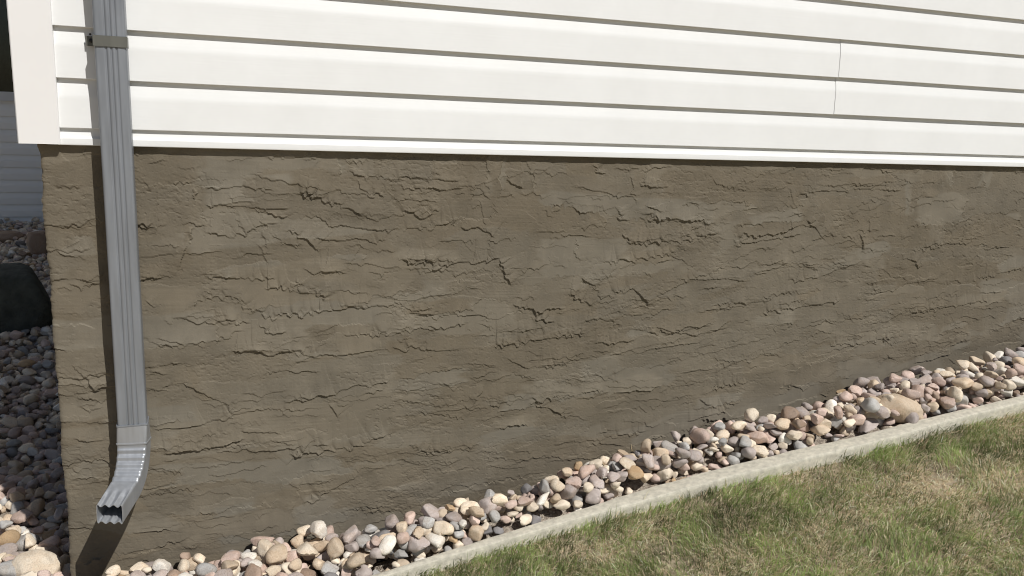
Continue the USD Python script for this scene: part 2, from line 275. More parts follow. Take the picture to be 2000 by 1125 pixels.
# ragged ledges left where the trowel lifted off: the prominent ones (step height in mm, (x, z) along the edge) ...
LEDGES = [(5.5,[(np.float64(0.651),np.float64(-0.119)),(np.float64(0.691),np.float64(-0.132)),(np.float64(0.733),np.float64(-0.147)),(np.float64(0.764),np.float64(-0.153)),(np.float64(0.795),np.float64(-0.168)),(np.float64(0.829),np.float64(-0.192))]), (3,[(np.float64(0.791),np.float64(-0.057)),(np.float64(0.822),np.float64(-0.07)),(np.float64(0.849),np.float64(-0.073)),(np.float64(0.902),np.float64(-0.072)),(np.float64(0.958),np.float64(-0.073)),(np.float64(1.014),np.float64(-0.078)),(np.float64(1.128),np.float64(-0.082))]), (4.2,[(np.float64(0.941),np.float64(-0.097)),(np.float64(0.975),np.float64(-0.105)),(np.float64(1.015),np.float64(-0.103)),(np.float64(1.066),np.float64(-0.11)),(np.float64(1.14),np.float64(-0.106))]), (3.4,[(np.float64(0.815),np.float64(-0.084)),(np.float64(0.822),np.float64(-0.107)),(np.float64(0.854),np.float64(-0.119)),(np.float64(0.898),np.float64(-0.119))]), (2.6,[(np.float64(0.396),np.float64(-0.108)),(np.float64(0.424),np.float64(-0.111)),(np.float64(0.467),np.float64(-0.107)),(np.float64(0.497),np.float64(-0.104)),(np.float64(0.58),np.float64(-0.117))]), (2.6,[(np.float64(0.395),np.float64(-0.156)),(np.float64(0.443),np.float64(-0.157)),(np.float64(0.475),np.float64(-0.163)),(np.float64(0.53),np.float64(-0.162)),(np.float64(0.554),np.float64(-0.171)),(np.float64(0.62),np.float64(-0.168))]), (3.4,[(np.float64(0.833),np.float64(-0.191)),(np.float64(0.871),np.float64(-0.206)),(np.float64(0.91),np.float64(-0.191)),(np.float64(0.959),np.float64(-0.174)),(np.float64(1.016),np.float64(-0.182)),(np.float64(1.068),np.float64(-0.171))]), (3.2,[(np.float64(0.392),np.float64(-0.236)),(np.float64(0.42),np.float64(-0.235)),(np.float64(0.454),np.float64(-0.243)),(np.float64(0.498),np.float64(-0.236)),(np.float64(0.553),np.float64(-0.213)),(np.float64(0.588),np.float64(-0.21))]), (2.6,[(np.float64(0.568),np.float64(-0.234)),(np.float64(0.578),np.float64(-0.252)),(np.float64(0.613),np.float64(-0.266)),(np.float64(0.659),np.float64(-0.275))]), (4.4,[(np.float64(0.619),np.float64(-0.224)),(np.float64(0.629),np.float64(-0.234)),(np.float64(0.659),np.float64(-0.253)),(np.float64(0.686),np.float64(-0.273)),(np.float64(0.7),np.float64(-0.297))]), (2.6,[(np.float64(0.686),np.float64(-0.256)),(np.float64(0.743),np.float64(-0.26)),(np.float64(0.812),np.float64(-0.258)),(np.float64(0.85),np.float64(-0.264)),(np.float64(0.904),np.float64(-0.259))]), (3,[(np.float64(0.954),np.float64(-0.227)),(np.float64(0.994),np.float64(-0.227)),(np.float64(1.051),np.float64(-0.221)),(np.float64(1.126),np.float64(-0.206))]), (4.2,[(np.float64(1.133),np.float64(-0.228)),(np.float64(1.161),np.float64(-0.233)),(np.float64(1.191),np.float64(-0.226)),(np.float64(1.229),np.float64(-0.241)),(np.float64(1.246),np.float64(-0.259))]), (4.8,[(np.float64(0.954),np.float64(-0.316)),(np.float64(0.984),np.float64(-0.336)),(np.float64(1.042),np.float64(-0.333)),(np.float64(1.054),np.float64(-0.351)),(np.float64(1.136),np.float64(-0.337)),(np.float64(1.195),np.float64(-0.338)),(np.float64(1.268),np.float64(-0.325))]), (4.6,[(np.float64(1.268),np.float64(-0.328)),(np.float64(1.282),np.float64(-0.37)),(np.float64(1.309),np.float64(-0.416))]), (2.2,[(np.float64(0.452),np.float64(-0.3)),(np.float64(0.487),np.float64(-0.296)),(np.float64(0.537),np.float64(-0.297)),(np.float64(0.577),np.float64(-0.299))]), (3.4,[(np.float64(0.659),np.float64(-0.342)),(np.float64(0.689),np.float64(-0.361)),(np.float64(0.712),np.float64(-0.35)),(np.float64(0.785),np.float64(-0.359))]), (3,[(np.float64(0.388),np.float64(-0.359)),(np.float64(0.46),np.float64(-0.364)),(np.float64(0.556),np.float64(-0.364)),(np.float64(0.581),np.float64(-0.375))]), (4.2,[(np.float64(0.55),np.float64(-0.398)),(np.float64(0.585),np.float64(-0.389)),(np.float64(0.627),np.float64(-0.398)),(np.float64(0.642),np.float64(-0.38)),(np.float64(0.658),np.float64(-0.402)),(np.float64(0.695),np.float64(-0.403)),(np.float64(0.726),np.float64(-0.437))]), (3.6,[(np.float64(0.386),np.float64(-0.423)),(np.float64(0.415),np.float64(-0.418)),(np.float64(0.459),np.float64(-0.419)),(np.float64(0.484),np.float64(-0.431)),(np.float64(0.503),np.float64(-0.456)),(np.float64(0.574),np.float64(-0.479)),(np.float64(0.61),np.float64(-0.471)),(np.float64(0.647),np.float64(-0.479)),(np.float64(0.711),np.float64(-0.468)),(np.float64(0.77),np.float64(-0.471)),(np.float64(0.796),np.float64(-0.464)),(np.float64(0.935),np.float64(-0.463))]), (3,[(np.float64(0.384),np.float64(-0.492)),(np.float64(0.413),np.float64(-0.482)),(np.float64(0.463),np.float64(-0.486)),(np.float64(0.508),np.float64(-0.501))]), (4,[(np.float64(0.533),np.float64(-0.507)),(np.float64(0.557),np.float64(-0.528)),(np.float64(0.609),np.float64(-0.535))]), (4.6,[(np.float64(0.455),np.float64(-0.583)),(np.float64(0.48),np.float64(-0.589)),(np.float64(0.516),np.float64(-0.58)),(np.float64(0.551),np.float64(-0.603)),(np.float64(0.625),np.float64(-0.587))]), (3.6,[(np.float64(0.935),np.float64(-0.445)),(np.float64(0.953),np.float64(-0.47)),(np.float64(0.994),np.float64(-0.485)),(np.float64(1.051),np.float64(-0.48))]), (2.6,[(np.float64(0.999),np.float64(-0.5)),(np.float64(1.081),np.float64(-0.504)),(np.float64(1.17),np.float64(-0.506)),(np.float64(1.24),np.float64(-0.515))]), (2.6,[(np.float64(0.775),np.float64(-0.552)),(np.float64(0.841),np.float64(-0.554)),(np.float64(0.897),np.float64(-0.543)),(np.float64(0.959),np.float64(-0.558))]), (2.8,[(np.float64(0.667),np.float64(-0.61)),(np.float64(0.742),np.float64(-0.615)),(np.float64(0.825),np.float64(-0.61)),(np.float64(0.897),np.float64(-0.603))]), (2.4,[(np.float64(0.926),np.float64(-0.602)),(np.float64(1.001),np.float64(-0.598)),(np.float64(1.054),np.float64(-0.62)),(np.float64(1.145),np.float64(-0.619))]), (5,[(np.float64(1.272),np.float64(-0.072)),(np.float64(1.298),np.float64(-0.086)),(np.float64(1.335),np.float64(-0.103))]), (2.8,[(np.float64(1.57),np.float64(-0.024)),(np.float64(1.599),np.float64(-0.045)),(np.float64(1.625),np.float64(-0.05))]), (2.8,[(np.float64(1.65),np.float64(-0.038)),(np.float64(1.744),np.float64(-0.031)),(np.float64(1.867),np.float64(-0.029))]), (4.4,[(np.float64(1.748),np.float64(-0.085)),(np.float64(1.797),np.float64(-0.096)),(np.float64(1.83),np.float64(-0.093))]), (3.4,[(np.float64(1.677),np.float64(-0.167)),(np.float64(1.687),np.float64(-0.196)),(np.float64(1.718),np.float64(-0.199))]), (3.6,[(np.float64(1.774),np.float64(-0.155)),(np.float64(1.824),np.float64(-0.172)),(np.float64(1.846),np.float64(-0.179))]), (4.6,[(np.float64(1.792),np.float64(-0.191)),(np.float64(1.827),np.float64(-0.207)),(np.float64(1.899),np.float64(-0.207)),(np.float64(1.97),np.float64(-0.213))]), (3.6,[(np.float64(1.704),np.float64(-0.245)),(np.float64(1.73),np.float64(-0.282)),(np.float64(1.806),np.float64(-0.28)),(np.float64(1.976),np.float64(-0.273))]), (3.4,[(np.float64(1.634),np.float64(-0.346)),(np.float64(1.727),np.float64(-0.338)),(np.float64(1.86),np.float64(-0.325)),(np.float64(1.909),np.float64(-0.317))]), (3,[(np.float64(2.15),np.float64(-0.292)),(np.float64(2.266),np.float64(-0.284)),(np.float64(2.428),np.float64(-0.258))]), (4.8,[(np.float64(1.557),np.float64(-0.402)),(np.float64(1.614),np.float64(-0.43)),(np.float64(1.636),np.float64(-0.471)),(np.float64(1.703),np.float64(-0.445)),(np.float64(1.752),np.float64(-0.443)),(np.float64(1.796),np.float64(-0.473)),(np.float64(1.817),np.float64(-0.507))]), (4.4,[(np.float64(1.514),np.float64(-0.451)),(np.float64(1.54),np.float64(-0.457)),(np.float64(1.603),np.float64(-0.498))]), (4.4,[(np.float64(1.317),np.float64(-0.482)),(np.float64(1.387),np.float64(-0.497)),(np.float64(1.401),np.float64(-0.519)),(np.float64(1.468),np.float64(-0.548))]), (2.6,[(np.float64(1.919),np.float64(-0.411)),(np.float64(2.014),np.float64(-0.415)),(np.float64(2.105),np.float64(-0.418)),(np.float64(2.205),np.float64(-0.429))]), (4.6,[(np.float64(1.261),np.float64(-0.615)),(np.float64(1.323),np.float64(-0.61)),(np.float64(1.418),np.float64(-0.602)),(np.float64(1.517),np.float64(-0.588)),(np.float64(1.583),np.float64(-0.588))]), (3,[(np.float64(2.388),np.float64(-0.431)),(np.float64(2.462),np.float64(-0.429)),(np.float64(2.533),np.float64(-0.425))]), (2.8,[(np.float64(1.58),np.float64(-0.539)),(np.float64(1.649),np.float64(-0.541)),(np.float64(1.719),np.float64(-0.566))]), (5,[(np.float64(0.259),np.float64(-0.883)),(np.float64(0.343),np.float64(-0.876)),(np.float64(0.428),np.float64(-0.869)),(np.float64(0.481),np.float64(-0.858))]), (3.6,[(np.float64(0.031),np.float64(-0.812)),(np.float64(0.062),np.float64(-0.825)),(np.float64(0.108),np.float64(-0.823))]), (4.4,[(np.float64(0.33),np.float64(-0.475)),(np.float64(0.363),np.float64(-0.495)),(np.float64(0.411),np.float64(-0.491)),(np.float64(0.46),np.float64(-0.497))]), (4.2,[(np.float64(0.254),np.float64(-0.534)),(np.float64(0.307),np.float64(-0.546)),(np.float64(0.327),np.float64(-0.558))]), (3,[(np.float64(0.23),np.float64(-0.424)),(np.float64(0.245),np.float64(-0.436)),(np.float64(0.262),np.float64(-0.44))]), (3.6,[(np.float64(0.038),np.float64(-0.595)),(np.float64(0.062),np.float64(-0.623)),(np.float64(0.091),np.float64(-0.67)),(np.float64(0.11),np.float64(-0.674))]), (3,[(np.float64(0.01),np.float64(-0.272)),(np.float64(0.034),np.float64(-0.279)),(np.float64(0.07),np.float64(-0.271)),(np.float64(0.107),np.float64(-0.271))]), (3,[(np.float64(0.05),np.float64(-0.719)),(np.float64(0.068),np.float64(-0.728)),(np.float64(0.107),np.float64(-0.728))]), (4.6,[(np.float64(0.612),np.float64(-0.925)),(np.float64(0.696),np.float64(-0.921)),(np.float64(0.823),np.float64(-0.911)),(np.float64(0.912),np.float64(-0.889))]), (4.4,[(np.float64(0.644),np.float64(-0.73)),(np.float64(0.728),np.float64(-0.74)),(np.float64(0.822),np.float64(-0.714)),(np.float64(0.918),np.float64(-0.71))]), (3.4,[(np.float64(0.731),np.float64(-0.77)),(np.float64(0.747),np.float64(-0.796)),(np.float64(0.762),np.float64(-0.815))]), (4.6,[(np.float64(0.987),np.float64(-0.928)),(np.float64(1.038),np.float64(-0.954)),(np.float64(1.125),np.float64(-0.96))]), (4,[(np.float64(1.405),np.float64(-0.801)),(np.float64(1.444),np.float64(-0.841)),(np.float64(1.541),np.float64(-0.881))]), (3,[(np.float64(1.307),np.float64(-0.66)),(np.float64(1.381),np.float64(-0.7)),(np.float64(1.529),np.float64(-0.692))]), (3,[(np.float64(0.315),np.float64(-0.672)),(np.float64(0.376),np.float64(-0.708)),(np.float64(0.46),np.float64(-0.755))]), (3,[(np.float64(0.235),np.float64(-0.805)),(np.float64(0.331),np.float64(-0.807)),(np.float64(0.518),np.float64(-0.768)),(np.float64(0.636),np.float64(-0.775))]), (3.4,[(np.float64(1.62),np.float64(-0.626)),(np.float64(1.698),np.float64(-0.627)),(np.float64(1.777),np.float64(-0.626))]), (4.2,[(np.float64(2.622),np.float64(-0.688)),(np.float64(2.795),np.float64(-0.69)),(np.float64(2.921),np.float64(-0.681))]), (4,[(np.float64(2.908),np.float64(-0.749)),(np.float64(2.931),np.float64(-0.766)),(np.float64(2.959),np.float64(-0.776))]), (4,[(np.float64(3.059),np.float64(-0.798)),(np.float64(3.153),np.float64(-0.785)),(np.float64(3.248),np.float64(-0.764))]), (4,[(np.float64(2.06),np.float64(-0.865)),(np.float64(2.084),np.float64(-0.883)),(np.float64(2.113),np.float64(-0.889))]), (3.4,[(np.float64(2.106),np.float64(-0.825)),(np.float64(2.224),np.float64(-0.813)),(np.float64(2.263),np.float64(-0.806))]), (3.4,[(np.float64(2.021),np.float64(-0.946)),(np.float64(2.098),np.float64(-0.931)),(np.float64(2.194),np.float64(-0.904))]), (3,[(np.float64(2.412),np.float64(-0.839)),(np.float64(2.478),np.float64(-0.85)),(np.float64(2.543),np.float64(-0.86))]), (3,[(np.float64(2.603),np.float64(-0.887)),(np.float64(2.65),np.float64(-0.902))]), (3.4,[(np.float64(2.911),np.float64(-0.346)),(np.float64(2.966),np.float64(-0.369)),(np.float64(3.023),np.float64(-0.395))]), (3,[(np.float64(2.96),np.float64(-0.332)),(np.float64(3.086),np.float64(-0.314)),(np.float64(3.27),np.float64(-0.297))]), (3,[(np.float64(3.305),np.float64(-0.454)),(np.float64(3.441),np.float64(-0.437)),(np.float64(3.58),np.float64(-0.413))]), (4,[(np.float64(2.443),np.float64(-0.21)),(np.float64(2.487),np.float64(-0.242)),(np.float64(2.541),np.float64(-0.29))]), (3,[(np.float64(2.396),np.float64(-0.117)),(np.float64(2.484),np.float64(-0.102)),(np.float64(2.624),np.float64(-0.106))]), (3,[(np.float64(2.718),np.float64(-0.096)),(np.float64(2.865),np.float64(-0.099))]), (3.4,[(np.float64(2.298),np.float64(-0.548)),(np.float64(2.456),np.float64(-0.536)),(np.float64(2.643),np.float64(-0.52))]), (3,[(np.float64(1.854),np.float64(-0.584)),(np.float64(2.002),np.float64(-0.62)),(np.float64(2.15),np.float64(-0.599))]), (3,[(np.float64(3.007),np.float64(-0.58)),(np.float64(3.191),np.float64(-0.567)),(np.float64(3.408),np.float64(-0.544))]), (2.6,[(np.float64(0.697),np.float64(-0.867)),(np.float64(0.604),np.float64(-0.958))]), (2.8,[(np.float64(0.823),np.float64(-1.018)),(np.float64(0.727),np.float64(-1.059)),(np.float64(0.648),np.float64(-1.092))]), (2.6,[(np.float64(1.49),np.float64(-0.984)),(np.float64(1.626),np.float64(-0.979)),(np.float64(1.847),np.float64(-0.967))])]
for i, (t0, pts) in enumerate(LEDGES):
    p = np.array(pts); L_ = np.concatenate([[0], np.cumsum(np.linalg.norm(np.diff(p, axis=0), axis=1))])
    s_ = np.arange(0, L_[-1], .0012); px_, pz_ = np.interp(s_, L_, p[:, 0]), np.interp(s_, L_, p[:, 1])
    sd = 9000+i*5
    tang = np.gradient(np.stack([px_, pz_], 1), axis=0); tang /= np.linalg.norm(tang, axis=1, keepdims=True); tang *= np.sign(tang[:, :1]+1e-9)
    tee = sstep(.3, .6, q1(s_*9, sd, 2))
    jag = (q1(s_*45, sd+1, 2, True)-.5)*.010 - .017*np.clip((q1(s_*100, sd+2, 1, True)-.45)/.55, 0, 1)*tee
    px_ = px_ - tang[:, 1]*jag; pz_ = pz_ + tang[:, 0]*jag
    i0, i1 = max(0, int((px_.min()-.05)/RES)), min(nx, int((px_.max()+.05)/RES)+1)
    j0, j1 = max(0, int((pz_.min()-.03-RZ0)/RES)), min(nz, int((pz_.max()+.09-RZ0)/RES)+1)
    gx2, gz2 = np.meshgrid(gxx[i0:i1], gzz[j0:j1])
    from scipy.spatial import cKDTree
    dd, kk = cKDTree(np.stack([px_, pz_], 1)).query(np.stack([gx2.ravel(), gz2.ravel()], 1))
    side = (-(gx2.ravel()-px_[kk])*tang[kk, 1] + (gz2.ravel()-pz_[kk])*tang[kk, 0])
    ss = s_[kk]; amp = np.clip(.75+1.1*(q1(ss*24, sd+3, 2)-.5), .15, 1.2)*np.clip(np.minimum(ss, L_[-1]-ss)/.012+.12, 0, 1)
    ends = np.clip(1-np.abs(np.minimum(dd-np.abs(side), .02))/.004, 0, 1)
    add = np.where((side > 0), t0*.00145*amp*np.exp(-dd/.038)*ends, -.0006*np.exp(-dd/.006)*amp*ends)
    H[j0:j1, i0:i1] += add.reshape(gx2.shape)
# ... and the many small ones
for i in range(820):
    cx, cz = srng.uniform(-.05, RX), srng.uniform(RZ0, RZ1-.03)
    if cz < G(cx) - .1: continue
    hl = srng.uniform(.02, .09) if srng.random() < .62 else srng.uniform(.10, .26)
    th = srng.normal(.01 + .09*sstep(.9, 2.4, cx)*sstep(.05, -.7, cz), .10)
    if srng.random() < (.26 if cz > -.35 else .07): th += srng.choice([-1, 1])*srng.uniform(.5, 1.5); hl = min(hl, .06)
    dec = srng.uniform(.02, .05); big = srng.random() < .06
    t0 = srng.uniform(.0032, .0062) if big else srng.uniform(.0010, .0027)
    upw = srng.random() < .14
    Rx = abs(math.cos(th))*hl + .1*abs(math.sin(th)) + .01; Rz = abs(math.sin(th))*hl + .11
    i0, i1 = max(0, int((cx-Rx)/RES)), min(nx, int((cx+Rx)/RES)+1)
    j0, j1 = max(0, int((cz-Rz-RZ0)/RES)), min(nz, int((cz+Rz-RZ0)/RES)+1)
    if i1-i0 < 6 or j1-j0 < 5: continue
    dx = gxx[None, i0:i1]-cx; dz = gzz[j0:j1, None]-cz
    u = dx*math.cos(th)+dz*math.sin(th); v = -dx*math.sin(th)+dz*math.cos(th)
    sd = 5000+i*3
    tee = sstep(.35, .65, q1(u*16, sd+2, 2))
    y0 = (q1(u*11, sd, 1)-.5)*.022 + (q1(u*40, sd+1, 2, True)-.5)*.017 - .014*np.clip((q1(u*110, sd+2, 1, True)-.45)/.55, 0, 1)*tee
    w = (v-y0)*(-1 if upw else 1)
    amp = np.clip(q1(u*22, sd+3, 2)*3.4-.95, 0, 1.1)*np.clip((hl-np.abs(u))/.018, 0, 1)
    H[j0:j1, i0:i1] += np.where(w > 0, t0*amp*np.exp(-np.clip(w, 0, 1)/dec), 0)
# torn, unsmoothed areas
GXX, GZZ = np.meshgrid(gxx, gzz)
n = f2(GXX*75, GZZ*150, 31, 4); msk = sstep(.52, .66, f2(GXX*5, GZZ*8, 32, 3))
H -= .0014*sstep(.58, .61, n)*msk
n = f2(GXX*45, GZZ*60, 33, 4); H += .0007*sstep(.64, .67, n)*sstep(.5, .62, f2(GXX*4+3, GZZ*6, 34, 3))
H += RG*(.0016*(f2(GXX*130, GZZ*190, 35, 3)-.5) - .0011*sstep(.60, .70, f2(GXX*95, GZZ*150, 38, 3)))
# fine drag lines of the trowel
H += .0007*(f2(GXX*7, GZZ*230+GXX*9, 36, 2)-.5)*sstep(.35, .6, f2(GXX*6, GZZ*9, 37, 2))
H -= .85*gaussian_filter(H, 30)
H = np.clip(H, -.004, .0105)
# mesh: spacing grows with the distance from the camera
sx = [0.0]
while sx[-1] < RX-.006: sx.append(sx[-1] + .0023 + .0005*max(0, sx[-1]-.8))
sx = np.array(sx); sz = np.arange(RZ1-.004, RZ0+.004, -.0022)
SX, SZ = np.meshgrid(sx, sz, indexing='ij')
def samp(A): return map_coordinates(A, [(SZ-RZ0)/RES-.5, SX/RES-.5], order=1, mode='nearest')
HH = samp(H); TT = samp(T); WW = samp(W3)
edge = np.exp(-SX/.010)
PX = SX + edge*((f2(SZ*14, SZ*0, 51, 3)-.5)*.016 + (f2(SZ*70, SZ*0, 52, 3)-.5)*.007)
PY = -HH - .001 + .006*edge**2
PZ = SZ
keepz = SZ > G(SX) - .13
v, f = grid_mesh(np.stack([PX, PY, PZ], -1))
f = f[keepz.ravel()[f].all(1)]
base = np.array([.153, .132, .099])
col = base[None, None]*TT[..., None]*np.stack([1+WW, 1+0*WW, 1-WW*1.5], -1)
ustv = np.unique(f); remap = -np.ones(len(v), int); remap[ustv] = np.arange(len(ustv))
pr = obj('stucco_foundation', (v[ustv], remap[f]), m_stucco, house, smooth=False)
color_primvar(pr, col.reshape(-1, 3)[ustv])
# continuation of the foundation to the right and along the left side
def simple_stucco(Pg, flipit):
    g = grid_mesh(Pg); g = flip(g) if flipit else g
    p = obj('stucco_foundation', g, m_stucco, house, smooth=True)
    color_primvar(p, np.tile(base, (len(g[0]), 1)))
A, B = np.meshgrid(np.concatenate([[RX-.012], np.linspace(RX+.02, HX, 120)]), np.linspace(RZ1-.004, -1.3, 60), indexing='ij')
simple_stucco(np.stack([A, -.001-.006*(f2(A*9, B*22, 61, 4)-.5), B], -1), False)
A, B = np.meshgrid(np.concatenate([[.008], np.linspace(.03, HY, 160)]), np.linspace(RZ1-.004, -1.45, 130), indexing='ij')
e0x = np.interp(B[0], PZ[0][::-1], PX[0][::-1])
Q = np.stack([e0x[None, :]*np.exp(-A/.05) + .006*(f2(A*9, B*22, 62, 4)-.5)*(1-np.exp(-A/.03)), A, B], -1)
Q[0, :, 1] = .006
simple_stucco(Q, True)

# siding panels: dutch lap profile, two courses a panel
E = .127
L = [.0436, .1688, .2958, .4228]
def course(z0, z1, top_in=.0035, face=.0128, butt=.0172, cove=.047):
    """profile points (y outwards negative, z) from bottom to top of one course"""
    pts = [(-.004, z0+.004), (-butt+.001, z0), (-butt, z0+.0012)]
    zc0 = z1 - cove
    pts += [(-(face+(butt-face)*(1-s)**1), z0+.0012+(zc0-z0-.0012)*s) for s in (.33, .66, .93)]
    for s in np.linspace(0, 1, 8):
        pts.append((-(face-(face-top_in)*s), zc0+.002+(cove-.002)*s))
    pts.append((-top_in, z1+.012))
    return pts
def panel_mesh(zs, x0, x1, proud=0., seed=0, step=.05, zhi=None):
    out = []
    for a, b in zip(zs[:-1], zs[1:]):
        pf = np.array(course(a, b))
        xx = np.arange(x0, x1+step*.5, step); xx[-1] = x1
        Pm = np.zeros((len(xx), len(pf), 3))
        Pm[..., 0] = xx[:, None]
        w = .0011*(f2(xx[:, None]*1.7+0*pf[None, :, 0], pf[None, :, 1]*7+0*xx[:, None]+seed, 71+seed % 7, 3)-.5)
        Pm[..., 1] = pf[None, :, 0] - proud + w*1.6
        Pm[..., 2] = pf[None, :, 1] + .0018*(f2(xx[:, None]*.8+0*pf[None, :, 0], 0*pf[None, :, 0]+0*xx[:, None]+seed*3.3+a, 77, 2)-.5)
        out.append(trimesh.Trimesh(*flip(grid_mesh(Pm)), process=False))
    return trimesh.util.concatenate(out)
XT = .047                                       # where the siding slips behind the corner post
SEAM = 2.492
obj('siding_panel', panel_mesh([L[0], L[1]], XT, HX, seed=1), m_vinyl, house, smooth=25)
tag(obj('siding_panel', panel_mesh([L[1], L[2], L[3]], XT, SEAM+.03, seed=2), m_vinyl, house, smooth=25), 'siding panel lapped under the next one at its right end')
obj('siding_panel', panel_mesh([L[1], L[2], L[3]], SEAM, HX, proud=.0018, seed=3), m_vinyl, house, smooth=25)
z = L[3]; k = 4
while z < 2.6:
    obj('siding_panel', panel_mesh([z, z+E, z+2*E], XT, HX, seed=k, step=.05 if z < 1.2 else .5), m_vinyl, house, smooth=25)
    z += 2*E; k += 1
ZTOP = z
# left side wall panels (turned by 90 degrees)
z = L[0]
while z < ZTOP-.1:
    pm = panel_mesh([z, z+E, z+2*E], .047, HY, seed=k, step=.5)
    vv = pm.vertices.copy(); pm.vertices = np.stack([vv[:, 1]-.012, vv[:, 0], vv[:, 2]], 1); pm.faces = pm.faces[:, ::-1]
    obj('siding_panel', pm, m_vinyl, house, smooth=25); z += 2*E; k += 1
# finish trim under the lowest course
xx = np.linspace(XT, HX, 160)
pf = np.array([(-.002, .004), (-.0155, .001), (-.0172, .0), (-.0182, .0015), (-.0185, .008), (-.0178, .017), (-.0150, .021), (-.0118, .024), (-.0085, .034), (-.006, .050)])
Pm = np.zeros((len(xx), len(pf), 3)); Pm[..., 0] = xx[:, None]; Pm[..., 1] = pf[None, :, 0] + .0008*(f1(xx*2, 9, 2)-.5)[:, None]; Pm[..., 2] = pf[None, :, 1] + .002*(f1(xx*1.3, 10, 2)-.5)[:, None]
obj('finish_trim', flip(grid_mesh(Pm)), m_vinyl, house, smooth=25)
# corner post
import shapely.geometry as sg
poly = sg.Polygon([(-.040, -.027), (.0500, -.027), (.0525, -.0245), (.0525, -.006), (.046, -.006), (.046, -.021), (-.034, -.021), (-.034, .050), (-.020, .050), (-.020, .055), (-.0385, .055), (-.0425, .052), (-.0425, -.0245)])
cp = trimesh.creation.extrude_polygon(poly, ZTOP+.02, engine='earcut'); cp.apply_translation((0, 0, .002))
obj('corner_post', cp, m_trim, house)
# sheathing behind the siding, gable ends and roof: they shade the side yard
obj('wall_sheathing', box(-.002, HX, .004, HY, .030, ZTOP), plain('sheathing', (.3, .28, .24), .9), house)
RID = ZTOP + 2.3
def roof_slab(y0, z0, y1, z1):
    P = np.array([[(-.35, y0, z0), (HX+.35, y0, z0)], [(-.35, y1, z1), (HX+.35, y1, z1)]], float)
    a = P.reshape(-1, 3); b = a + [0, 0, .16]
    return trimesh.convex.convex_hull(np.vstack([a, b]))
sl = (RID-ZTOP)/(HY/2)
obj('roof', roof_slab(-.4, ZTOP-.4*sl+.02, HY/2, RID+.02), m_roof, house)
obj('roof', roof_slab(HY+.4, ZTOP-.4*sl+.02, HY/2-.002, RID+.018), m_roof, house)
for gx0 in (-.012, HX-.1):
    gb = trimesh.creation.extrude_polygon(sg.Polygon([(0, ZTOP+.01), (HY, ZTOP+.01), (HY/2, RID-.02)]), .08, engine='earcut')
    vv = gb.vertices.copy(); gb.vertices = np.stack([vv[:, 2]+gx0, vv[:, 0], vv[:, 1]], 1)
    gb.fix_normals(); obj('gable_wall', gb, m_vinyl, house)

# ------------------------------------------------------------------ downspout
ds = thing('downspout', 'grey metal downspout on the house corner kicking out at its foot', 'downspout', (0.1865, -.048, -1.0))
org = np.array([0.1865, -.048, -1.0])
PW, PD = .0735, .056
def section(w, d, ribs=True, grow=0., bottom=False, deep=1.):
    """closed outline (u across, n towards the front), rounded, three grooves in the front face"""
    w, d = w+2*grow, d+2*grow
    r = .006
    pts = []
    us = np.linspace(-w/2+r, w/2-r, 61)
    dep = np.zeros_like(us)
    if ribs:
        for c, hw_ in ((-.0105, .0030), (.0015, .0030), (.0135, .0030)):
            dep += .0028*np.exp(-((us-c)/hw_)**2*1.4)
        dep -= .0012*np.exp(-((us-.002)/.02)**4)
    if deep > 1: dep = .0062*np.cos(us/w*math.pi*3)**2*(np.abs(us) < w*.5)
    pts += [(u_, d/2-e_) for u_, e_ in zip(us, dep)]
    def arc(cx, cy, a0, a1): return [(cx+r*math.cos(a), cy+r*math.sin(a)) for a in np.linspace(a0, a1, 6)[1:-1]]
    pts += arc(w/2-r, d/2-r, math.pi/2, 0)
    for s in np.linspace(d/2-r, -d/2+r, 7): pts.append((w/2, s))
    pts += arc(w/2-r, -d/2+r, 0, -math.pi/2)
    depb = dep if bottom else 0*dep
    pts += [(u_, -d/2+e_) for u_, e_ in zip(us[::-1], depb[::-1])]
    pts += arc(-w/2+r, -d/2+r, -math.pi/2, -math.pi)
    for s in np.linspace(-d/2+r, d/2-r, 7): pts.append((-w/2, s))
    pts += arc(-w/2+r, d/2-r, math.pi, math.pi/2)
    return np.array(pts)
def loft(rings, close_tube=True):
    P = np.array(rings); P = np.concatenate([P, P[:, :1]], 1)
    return grid_mesh(P)
# pipe
zt = np.concatenate([np.arange(1.0-.772, 2.0, .02), np.linspace(2.05, 5.4, 30)])
S = section(PW, PD)
rings = []
for z_ in zt:
    wv = .0012*(f1(np.array([z_*2.3]), 15, 2)[0]-.5); dv = .0016*(f1(np.array([z_*4]), 16, 3)[0]-.5)
    rings.append(np.stack([S[:, 0]+wv, -S[:, 1]+dv*(S[:, 1] > 0), np.full(len(S), z_)], 1))
obj('pipe', flip(loft(rings)), m_pipe, ds, smooth=40)
# elbow: collar, pleated bend, straight outlet; twisted a little to the left
Z1, L0, RB, BET, L1, TW = -.757-org[2], .056, .118, 1.34, .078, .33
frames = []
def add_frame(c, a, tw, w, d, grow=0., ple=0.): frames.append((np.array(c, float), a, tw, w, d, grow, ple))
for s in np.linspace(0, 1, 5): add_frame((0, 0, Z1-L0*s), .10*s, TW*.5*s, PW, PD, .0022)
NB = 46
cc = np.array([0, 0, Z1-L0])
for j in range(1, NB+1):
    s = j/NB; a = .10 + (BET-.10)*s; tw = TW*(.5+.5*s)
    hd = np.array([-math.sin(tw), -math.cos(tw), 0])
    cc = cc + (hd*math.sin(a)+np.array([0, 0, -1])*math.cos(a))*RB*BET/NB
    ph = (s*6.5) % 1.0
    ple = .0055*(1-abs(2*ph-1.))**1.0*min(1, s*6)*min(1, (1-s)*6)
    add_frame(cc, a, tw, PW*(1-.055*s), PD*(1-.03*s), .0018*(1-s), ple)
hd = np.array([-math.sin(TW), -math.cos(TW), 0])
